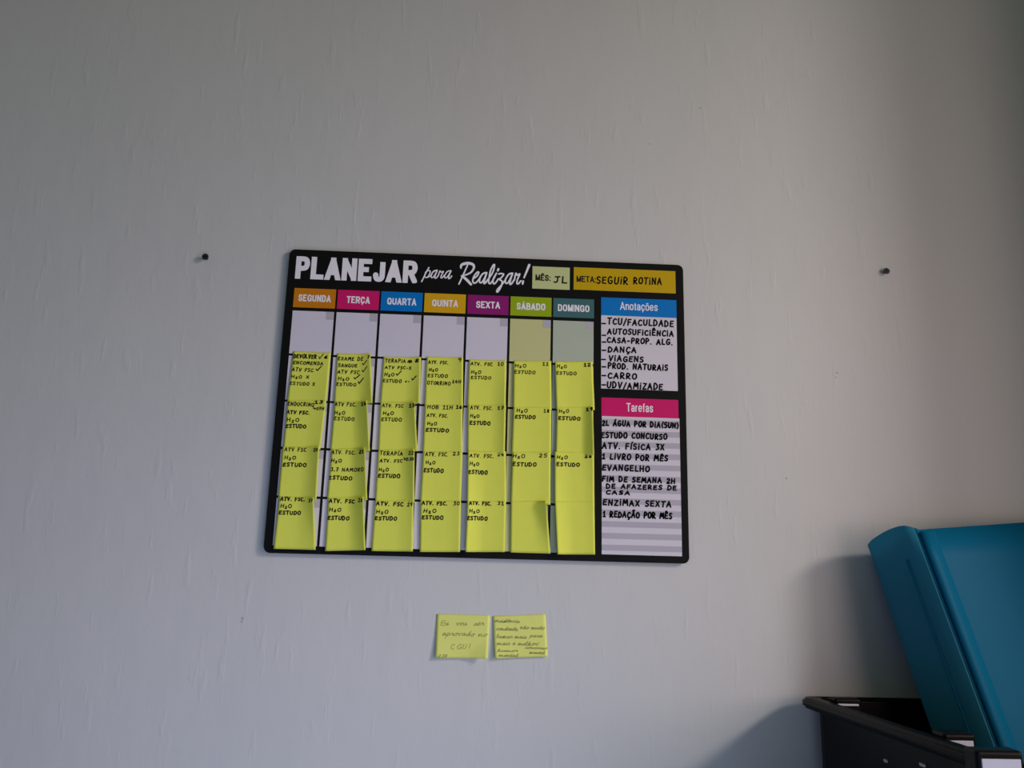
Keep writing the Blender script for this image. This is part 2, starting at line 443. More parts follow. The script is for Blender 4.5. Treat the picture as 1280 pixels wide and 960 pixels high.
# printed sans-serif type: even strokes with square ends, cut to the letter's box
E_ = [(.5, 1), (.87, .9), (1, .5), (.87, .1), (.5, 0), (.13, .1), (0, .5), (.13, .9), (.5, 1)]
e_ = [(x, y * .73) for x, y in E_]
SS = [(.98, .74), (.85, .94), (.5, 1), (.15, .93), (.03, .74), (.16, .57), (.5, .5), (.86, .42), (1, .25), (.86, .06), (.5, 0), (.13, .06), (0, .27)]
CC = [(1, .7), (.87, .92), (.5, 1), (.13, .9), (0, .5), (.13, .1), (.5, 0), (.87, .08), (1, .3)]
V0, V1 = [(0, -.4), (0, 1.4)], [(1, -.4), (1, 1.4)]
def h_(y, x0=0.0, x1=1.4): return [(x0, y), (x1, y)]
BOWL = [(0, 1), (.55, 1), (.88, .95), (1, .73), (.88, .52), (.55, .46), (0, .46)]
SANS = {  # width / height, clipped strokes, unclipped strokes, curved strokes
 'A': (.72, [], [[(.52, 1.04), (-.175, -.35)], [(.48, 1.04), (1.175, -.35)], [(.17, .28), (.83, .28)], [(.5, .7), (.5, 1.2)]], []),
 'L': (.58, [V0, h_(0)], [], []), 'E': (.62, [V0, h_(0), h_(.53, 0, .96), h_(1)], [], []), 'F': (.6, [V0, h_(.5), h_(1)], [], []),
 'T': (.62, [[(.5, -.4), (.5, 1.4)], h_(1, -.4, 1.4)], [], []), 'N': (.7, [V0, V1, [(-.1, 1.12), (1.1, -.12)]], [], []),
 'M': (.82, [V0, V1, [(-.06, 1.15), (.5, -.05)], [(1.06, 1.15), (.5, -.05)]], [], []), 'I': (0, [V0], [], []),
 'X': (.66, [[(-.1, 1.12), (1.1, -.12)], [(1.1, 1.12), (-.1, -.12)]], [], []),
 'P': (.64, [V0], [], [BOWL]), 'R': (.68, [V0, [(.5, .5), (1.1, -.14)]], [], [BOWL]),
 'J': (.52, [], [], [[(1, 1.0), (1, .28), (.88, .06), (.5, 0), (.13, .06), (0, .3)]]),
 'S': (.64, [], [], [SS]), 'C': (.68, [], [], [CC]), 'O': (.72, [], [], [E_]), 'Q': (.72, [], [[(.6, .28), (1.04, -.06)]], [E_]),
 'G': (.72, [], [[(.98, .44), (.55, .44)], [(.98, .5), (.98, -.06)]], [CC[:-1] + [(.98, .2), (.98, .44)]]),
 'U': (.68, [], [], [[(0, 1.05), (0, .3), (.13, .07), (.5, 0), (.87, .07), (1, .3), (1, 1.05)]]),
 'D': (.68, [V0], [], [[(0, 1), (.5, 1), (.86, .9), (1, .5), (.86, .1), (.5, 0), (0, 0)]]),
 'B': (.66, [V0], [], [[(0, 1), (.6, 1), (.9, .92), (.9, .62), (.6, .53), (0, .53)], [(0, .53), (.62, .53), (1, .42), (1, .1), (.62, 0), (0, 0)]]),
 ':': (0, [], [[(0, -.08), (0, .12)], [(0, .54), (0, .74)]], []),
 'a': (.5, [], [[(.92, .5), (.92, -.06)]], [[(.03, .55), (.2, .7), (.5, .73), (.82, .68), (.92, .5), (.92, .3)], [(.92, .42), (.45, .4), (.06, .32), (.03, .1), (.25, 0), (.6, .03), (.92, .22)]]),
 'n': (.5, [], [[(0, .78), (0, -.06)]], [[(0, .45), (.2, .67), (.55, .73), (.9, .66), (1, .45), (1, -.06)]]),
 'o': (.54, [], [], [e_]), 't': (.26, [], [[(-.3, .7), (1.3, .7)]], [[(.4, .95), (.4, .14), (.55, .01), (1.1, .0)]]),
 'ç': (.5, [], [[(.5, -.06), (.45, -.2)], [(.5, -.24), (.2, -.28)]], [[(x, y * .73) for x, y in CC]]),
 'õ': (.54, [], [[(.12, .9), (.38, .99)], [(.38, .99), (.62, .91)], [(.62, .91), (.88, .99)]], [e_]),
 'e': (.54, [], [[(0, .37), (1, .37)]], [[(1, .37), (.9, .6), (.5, .73), (.1, .62), (0, .36), (.12, .08), (.5, 0), (.97, .16)]]),
 's': (.48, [], [], [[(x, y * .73) for x, y in SS]]), 'r': (.28, [], [[(0, .78), (0, -.06)]], [[(0, .4), (.25, .64), (1.1, .72)]]),
 'f': (.26, [], [[(-.3, .7), (1.3, .7)]], [[(.4, -.06), (.4, .82), (.6, .98), (1.2, 1.0)]]),
}
SANS['Ç'] = SANS['C'][:2] + ([[(.5, -.06), (.5, -.2)], [(.5, -.25), (.2, -.27)]],) + SANS['C'][3:]
SANS['Á'] = SANS['A'][:2] + (SANS['A'][2] + [[(.42, 1.2), (.62, 1.36)]],) + SANS['A'][3:]
SANS['Ê'] = SANS['E'][:2] + ([[(.1, 1.18), (.5, 1.36)], [(.5, 1.36), (.9, 1.18)]],) + SANS['E'][3:]
def clip_poly(poly, axis, limit, keep_less):
    out_ = []
    for i, p in enumerate(poly):
        q = poly[(i + 1) % len(poly)]
        ip, iq = (p[axis] <= limit) == keep_less, (q[axis] <= limit) == keep_less
        if ip:
            out_.append(p)
        if ip != iq:
            t = (limit - p[axis]) / (q[axis] - p[axis])
            out_.append(tuple(p[k] + t * (q[k] - p[k]) for k in (0, 1)))
    return out_
def printed(name, text, x0, x1, z_base, cap, y, material, parent, t=0.16, gap=0.10):
    """Lettering x0..x1 wide standing on z_base; t is the stroke width as a share of the cap height."""
    w_ = t * cap
    nat = [0.3 if ch == ' ' else SANS[ch][0] + t for ch in text]
    total = sum(nat) + gap * (len(text) - 1)
    kx = (x1 - x0) / total
    bm_ = bmesh.new()
    x = x0
    for ch, a in zip(text, nat):
        bw = a * kx
        polys = []
        face = lambda q: polys.append(q) if len(q) > 2 else None
        if ch != ' ':
            _w, cut, free, curved = SANS[ch]
            fx = lambda px: x + w_ / 2 + px * max(0.0, bw - w_)
            fz = lambda pz: z_base + w_ / 2 + pz * (cap - w_)
            for strokes, mode in ((cut, 0), (free, 1), (curved, 2)):
                for st in strokes:
                    P = [Vector((fx(p[0]), fz(p[1]))) for p in (smooth_line(st, 4) if mode == 2 and len(st) > 3 else st)]
                    for i in range(len(P) - 1):
                        d = P[i + 1] - P[i]
                        if d.length < 1e-8:
                            continue
                        nrm = Vector((-d.y, d.x)).normalized() * w_ / 2
                        poly = [tuple(P[i] - nrm), tuple(P[i + 1] - nrm), tuple(P[i + 1] + nrm), tuple(P[i] + nrm)]
                        if mode == 0 or (ch in 'AJUÁ' and min(q[1] for q in st) < 1.1):
                            poly = clip_poly(clip_poly(poly, 1, z_base, False), 1, z_base + cap, True)
                        if mode == 0:
                            poly = clip_poly(clip_poly(poly, 0, x, False), 0, x + bw, True)
                        face(poly)
                    for p in P[1:-1]:
                        face([(p.x + w_ / 2 * math.cos(k * math.pi / 6), p.y + w_ / 2 * math.sin(k * math.pi / 6)) for k in range(12)])
            fill(bm_, polys, lambda px, pz: (px, y, pz))
        x += (a + gap) * kx
    return link(name, bm_, material, parent)

# ------------------------------------------------------------------ the setting
def slab(name, lo_, hi_, material):
    return tag(link(name, box(bmesh.new(), lo_, hi_), material), kind='structure')
slab('wall_back', (-2.2, WALL_Y, FLOOR_Z), (RIGHT_X + 0.15, WALL_Y + 0.12, 1.45), M_WALL)
slab('floor', (-2.2, -2.6, FLOOR_Z - 0.08), (RIGHT_X + 0.15, WALL_Y + 0.12, FLOOR_Z), M_FLOOR)
# right-hand wall with its window opening; the near jamb shades the corner
JAMB_Y, WIN_Y1, WIN_Z0, WIN_Z1 = -0.203, -1.75, -0.36, 1.15
bm = bmesh.new()
T = 0.012                                        # thin jamb edge at the room side
x0, x1 = RIGHT_X, RIGHT_X + 0.12
for lo_, hi_ in (((x0, JAMB_Y, FLOOR_Z), (x1, WALL_Y, 1.45)), ((x0, -2.6, FLOOR_Z), (x1, WIN_Y1, 1.45)),
                 ((x0, WIN_Y1, FLOOR_Z), (x1, JAMB_Y, WIN_Z0)), ((x0, WIN_Y1, WIN_Z1), (x1, JAMB_Y, 1.45))):
    box(bm, lo_, hi_)
tag(link('wall_right', bm, M_WALL), kind='structure')

# ------------------------------------------------------------------ planner board
BX, BZ = -0.2, 0.15                              # its top left corner
def mx(mm): return BX + mm / 1000.0
def mz(mm): return BZ - mm / 1000.0
board = tag(empty('planner_board', (0, 0, -0.15)),
            'black weekly planner board with coloured day headers, titled PLANEJAR para Realizar!, hanging on the wall', 'planner')
bm = bmesh.new()
out = rounded_outline(-0.2, 0.2, -0.15, 0.15, 0.006)
rings = []
for y, inset in ((0.0, 0.0006), (0.0004, 0.0), (0.0028, 0.0)):
    k = rounded_outline(-0.2 + inset, 0.2 - inset, -0.15 + inset, 0.15 - inset, 0.006 - inset)
    rings.append([bm.verts.new((p[0], y, p[1])) for p in k])
bm.faces.new(rings[0]); bm.faces.new(rings[-1])
for r0, r1 in zip(rings, rings[1:]):
    for i in range(len(r0)):
        j = (i + 1) % len(r0)
        bm.faces.new([r0[i], r0[j], r1[j], r1[i]])
bmesh.ops.recalc_face_normals(bm, faces=bm.faces)
link('panel', bm, M_BOARD, board)
for px, pz in ((-0.17, 0.12), (0.17, 0.12), (-0.17, -0.12), (0.17, -0.12)):
    link('mounting_pad', box(bmesh.new(), (px - .012, 0.0028, pz - .012), (px + .012, WALL_Y, pz + .012)), M_CELL, board)
Y1, Y2, Y3 = -0.00012, -0.00022, -0.00032       # printed layers on the face
def bplace(y):
    return lambda x, z: (x, y, z)

printed('title_lettering', 'PLANEJAR', mx(7.4), mx(129.0), mz(31.2), 0.0238, Y1, M_TITLE, board, 0.222, 0.085)
# the brush-script words beside it
bm = bmesh.new()
def script(ox, oy, k, strokes):
    polys = []
    for w, pts in strokes:
        if isinstance(w, (int, float)):
            w = [w] * len(pts)
        s = smooth_line([(on_y(ox + p[0] / k, oy + p[1] / k).x, on_y(ox + p[0] / k, oy + p[1] / k).z, ww / k * 0.00079)
                         for p, ww in zip(pts, w)], 5)
        ribbon(polys, [q[:2] for q in s], [q[2] for q in s], 12)
    fill(bm, polys, bplace(Y1))
script(520, 320, 16.0, [
    (26, [(258, 232), (200, 335), (152, 435), (114, 512)]), (24, [(175, 385), (205, 310), (262, 292), (285, 315), (262, 380), (215, 432), (165, 405)]),
    (24, [(225, 430), (290, 395), (350, 305), (420, 285), (350, 312), (312, 375), (304, 425), (340, 428), (392, 355), (424, 285)]),
    (26, [(420, 300), (385, 385), (378, 440), (405, 440), (445, 395)]),
    (24, [(445, 395), (478, 300), (500, 326), (548, 308), (512, 380), (496, 432), (525, 434), (565, 385)]),
    (24, [(700, 295), (630, 310), (580, 380), (578, 434), (615, 430), (665, 360), (700, 295)]),
    (26, [(698, 310), (662, 385), (652, 450), (682, 442), (716, 400)])])
script(565, 315, 12.8, [
    ([26, 40, 48, 48, 44, 36, 32, 28, 24], [(143, 258), (148, 215), (190, 190), (270, 180), (338, 205), (350, 252), (312, 318), (240, 360), (165, 378)]),
    (24, [(250, 210), (200, 320), (155, 420), (112, 512)]), ([34, 46, 40], [(158, 385), (230, 440), (303, 518)]),
    (26, [(345, 425), (400, 385), (428, 330), (404, 324), (352, 390), (332, 460), (352, 498), (390, 485), (432, 435)]),
    (26, [(432, 435), (490, 350), (552, 330), (490, 352), (448, 420), (442, 482), (474, 488), (520, 420), (555, 330)]),
    (28, [(552, 345), (522, 440), (512, 503), (540, 488), (584, 430)]),
    (26, [(584, 430), (650, 330), (680, 218), (664, 208), (620, 290), (592, 420), (588, 490), (612, 506), (650, 460)]),
    (26, [(650, 460), (712, 340), (662, 430), (658, 492), (686, 506), (742, 430)]), ([30, 36, 30], [(744, 270), (738, 285), (733, 300)]),
    (26, [(750, 352), (790, 345), (826, 358), (792, 408), (762, 440), (802, 470), (790, 540), (742, 628), (717, 638), (727, 600), (782, 540), (842, 465)]),
    (26, [(842, 465), (905, 360), (962, 340), (905, 362), (860, 430), (854, 488), (886, 500), (932, 430), (970, 340)]),
    (28, [(966, 355), (936, 440), (926, 512), (952, 508), (1000, 440)]),
    (26, [(1000, 440), (1022, 342), (1042, 372), (1084, 352), (1052, 430), (1038, 498), (1062, 508), (1102, 462)]),
    ([40, 34, 26], [(1236, 208), (1195, 310), (1153, 412)]), ([34, 30], [(1138, 468), (1130, 510)])])
link('script_lettering', bm, M_TITLE, board)

COL0, PITCH, CW = 8.0, 43.15, 41.3
ROWS = [64.5, 110.6, 156.6, 202.8, 249.0]
RH = 43.9
day_w = [30, 21, 27, 24, 22, 27, 30]
for i, (day, _c) in enumerate(HEAD):
    a = COL0 + i * PITCH
    h = link('day_header', flat(bmesh.new(), mx(a), mx(a + CW), mz(61.0), mz(41.0), Y1), M_HEAD[i], board)
    h['label'] = ['orange', 'magenta', 'blue', 'amber', 'purple', 'lime green', 'slate'][i] + ' day header reading ' + day
    c = a + CW / 2
    printed('printed_lettering', day, mx(c - day_w[i] / 2 - 1), mx(c + day_w[i] / 2 + 1), mz(54.6), 0.0072, Y2, M_TITLE, h, 0.19, 0.12)
    for r in ROWS:
        cell = link('day_cell', flat(bmesh.new(), mx(a + .15), mx(a + CW - .45), mz(r + RH), mz(r), Y1),
                    M_CELL_SAT if i == 5 else M_CELL_SUN if i == 6 else M_CELL, board)
        link('date_box', flat(bmesh.new(), mx(a + CW - 8.2), mx(a + CW - .45), mz(r + 8.2), mz(r), Y2), M_DATE, cell)

def hand(name, parent, lines, y, material=M_INK):
    bm_ = bmesh.new()
    for text, px0, px1, py, cap, pen in lines:
        p0, p1, pc = on_y(px0, py), on_y(px1, py), on_y((px0 + px1) / 2, py)
        write(bm_, text, pc.x, pc.z, p1.x - p0.x, cap / 1000, pen / 1000, bplace(y))
    return link(name, bm_, material, parent)
mb = link('month_box', flat(bmesh.new(), mx(245.2), mx(283.2), mz(31.8), mz(8.0), Y1), M_MONTH, board)
mb['label'] = 'pale green month box reading MÊS: JL'
printed('printed_lettering', 'MÊS:', mx(248.3), mx(263.3), mz(23.2), 0.0066, Y2, M_INK, mb, 0.2, 0.1)
hand('handwriting', mb, [('JL', 692, 708.6, 349.5, 6.8, 1.5)], Y2)
gb = link('goal_box', flat(bmesh.new(), mx(287.3), mx(391.8), mz(31.2), mz(7.2), Y1), M_GOAL, board)
gb['label'] = 'yellow goal box reading META: SEGUIR ROTINA'
printed('printed_lettering', 'META:', mx(290.2), mx(309.6), mz(22.9), 0.0066, Y2, M_INK, gb, 0.18, 0.1)
hand('handwriting', gb, [('SEGUİR', 746, 784.5, 350.5, 7.2, 1.45), ('ROTİNA', 792, 826.8, 351.3, 6.8, 1.45)], Y2)

RX0, RX1 = 315.4, 392.2
nh = link('section_header', flat(bmesh.new(), mx(RX0), mx(RX1), mz(57.2), mz(38.3), Y1), M_HEAD[2], board)
nh['label'] = 'blue header reading Anotações'
printed('printed_lettering', 'Anotações', mx(334.6), mx(373), mz(50.8), 0.0084, Y2, M_TITLE, nh, 0.125, 0.1)
ns = link('section_sheet', flat(bmesh.new(), mx(RX0), mx(RX1 - .2), mz(132.8), mz(57.2), Y1), M_SHEET, board)
ns['label'] = 'white notes sheet with a handwritten list'
P1 = 1.6
dash = [('-', 751.5, 757.5, y, 4.5, P1) for y in (404.5, 419, 427.5, 437.5, 449, 458.6, 469.5, 481)]
hand('handwriting', ns, dash + [
    ('TCU/FACULDADE', 759.5, 841.6, 403.2, 6.0, P1), ('AUTOSUFİCİÊNCİA', 759.5, 841.6, 415.6, 5.4, P1),
    ('CASA-PROP. ALG.', 759.2, 840.5, 426.6, 5.2, P1), ('DANÇA', 760, 795, 437.4, 5.2, P1),
    ('VİAGENS', 761, 804, 448.8, 5.4, P1), ('PROD. NATURAİS', 760, 834.5, 458.6, 5.4, P1),
    ('CARRO', 760, 795.5, 470.2, 5.4, P1), ('UDV/AMİZADE', 758.8, 828, 482.4, 5.6, P1)], Y2)
th = link('section_header', flat(bmesh.new(), mx(RX0 + .4), mx(RX1), mz(160.4), mz(141.8), Y1), M_HEAD[1], board)
th['label'] = 'magenta header reading Tarefas'
printed('printed_lettering', 'Tarefas', mx(340.5), mx(367), mz(155.2), 0.0086, Y2, M_TITLE, th, 0.125, 0.1)
ts = link('section_sheet', flat(bmesh.new(), mx(RX0 + .8), mx(RX1 + .8), mz(293.3), mz(160.4), Y1), M_SHEET, board)
ts['label'] = 'striped tasks sheet with a handwritten list'
bm = bmesh.new()
for k in range(12):
    zt = 163.2 + k * 11.0
    flat(bm, mx(RX0 + .8), mx(RX1 + .8), mz(min(zt + 5.4, 292.6)), mz(zt), Y2)
link('ruled_bands', bm, M_BAND, ts)
hand('handwriting', ts, [
    ('2L ÁGUA POR DİA(5UN)', 753, 848, 530.3, 5.0, P1), ('ESTUDO CONCURSO', 751.8, 833.5, 544.8, 5.2, P1),
    ('ATV. FÍSİCA 3X', 753, 829.8, 558, 5.4, P1), ('1 LİVRO POR MÊS', 753, 834.4, 571.8, 5.2, P1),
    ('EVANGELHO', 753, 811.5, 585.2, 5.2, P1), ('FİM DE SEMANA 2H', 753, 843.4, 599.9, 4.6, P1),
    ('DE AFAZERES DE', 757.9, 845.4, 609, 3.9, 1.45), ('CASA', 757.5, 787, 615.8, 3.5, 1.45),
    ('ENZİMAX SEXTA', 753.8, 838.6, 629, 5.2, P1), ('1 REDAÇÃO POR MÊS', 754, 839.5, 643.8, 5.2, P1)], Y3)

# ------------------------------------------------------------------ sticky notes
def make_note(corners, rt, rb, lt, lb, bt, base_top, base_bot, y0, lines, label, group,
              ink=M_INK, curvy=False, u0=0.5, corner=0.0, nu=18, nv=18, paper=None):
    """One sheet of note paper: four corners measured in the photo, right / left / bottom curl in mm."""
    def lift(u, v):
        v = max(0.0, v)
        a = base_top + (base_bot - base_top) * v
        s = max(0.0, (u - u0) / (1 - u0))
        a += (rt + (rb - rt) * v) * s ** 1.9
        s = max(0.0, (0.45 - u) / 0.45)
        a += (lt + (lb - lt) * v) * s ** 1.7
        a += bt * v ** 2.2
        s = max(0.0, u + v - 1.45) / 0.55         # a bottom right corner bent forward
        a += corner * s ** 1.6
        return a / 1000.0
    K = []
    for (px, py), (u, v) in zip(corners, ((0, 0), (1, 0), (1, 1), (0, 1))):
        p = on_y(px, py, y0 - lift(u, v))
        K.append((p.x, p.z))
    def surf(u, v, off=0.0):
        x = (1 - v) * ((1 - u) * K[0][0] + u * K[1][0]) + v * ((1 - u) * K[3][0] + u * K[2][0])
        z = (1 - v) * ((1 - u) * K[0][1] + u * K[1][1]) + v * ((1 - u) * K[3][1] + u * K[2][1])
        return Vector((x, y0 - lift(u, v) - off, z))
    th_ = 0.00012
    bm_ = bmesh.new()
    fr = [[bm_.verts.new(surf(i / nu, j / nv, th_)) for i in range(nu + 1)] for j in range(nv + 1)]
    bk = [[bm_.verts.new(surf(i / nu, j / nv, 0)) for i in range(nu + 1)] for j in range(nv + 1)]
    for j in range(nv):
        for i in range(nu):
            bm_.faces.new([fr[j][i], fr[j + 1][i], fr[j + 1][i + 1], fr[j][i + 1]])
            bm_.faces.new([bk[j][i], bk[j][i + 1], bk[j + 1][i + 1], bk[j + 1][i]])
    for i in range(nu):
        bm_.faces.new([fr[0][i], fr[0][i + 1], bk[0][i + 1], bk[0][i]])
        bm_.faces.new([fr[nv][i + 1], fr[nv][i], bk[nv][i], bk[nv][i + 1]])
    for j in range(nv):
        bm_.faces.new([fr[j + 1][0], fr[j][0], bk[j][0], bk[j + 1][0]])
        bm_.faces.new([fr[j][nu], fr[j + 1][nu], bk[j + 1][nu], bk[j][nu]])
    ctr = surf(0.5, 0.0)
    note = link('sticky_note', bm_, paper or M_PAPER, None, True)
    tag(note, label, 'sticky note', group)
    if lines:
        def place(x, z):
            u, v = 0.5, 0.5
            for _ in range(6):                    # invert the corner interpolation
                p = surf(u, v)
                ex, ez = x - p.x, z - p.z
                du = surf(u + 1e-3, v) - p
                dv = surf(u, v + 1e-3) - p
                det = du.x * dv.z - du.z * dv.x
                u += (ex * dv.z - ez * dv.x) / det * 1e-3
                v += (du.x * ez - du.z * ex) / det * 1e-3
            u, v = min(max(u, 0.004), 0.996), min(max(v, 0.004), 0.996)
            return surf(u, v, th_ + 0.00008)
        tb = bmesh.new()
        for text, px0, px1, py, cap, pen in lines:
            pc = on_y((px0 + px1) / 2, py, y0 - 0.001)
            w = on_y(px1, py, y0).x - on_y(px0, py, y0).x
            write(tb, text, pc.x, pc.z, w, cap * 0.93 / 1000, pen / 1000, place, slant=0.2 if curvy else 0.06, curvy=curvy,
                  jitter=0.06, merge=curvy)
        link('handwriting', tb, ink, note)
    return note

N, B_ = 0.86, 1.1                               # pen widths in mm, plain and heavy
CAP = 3.5
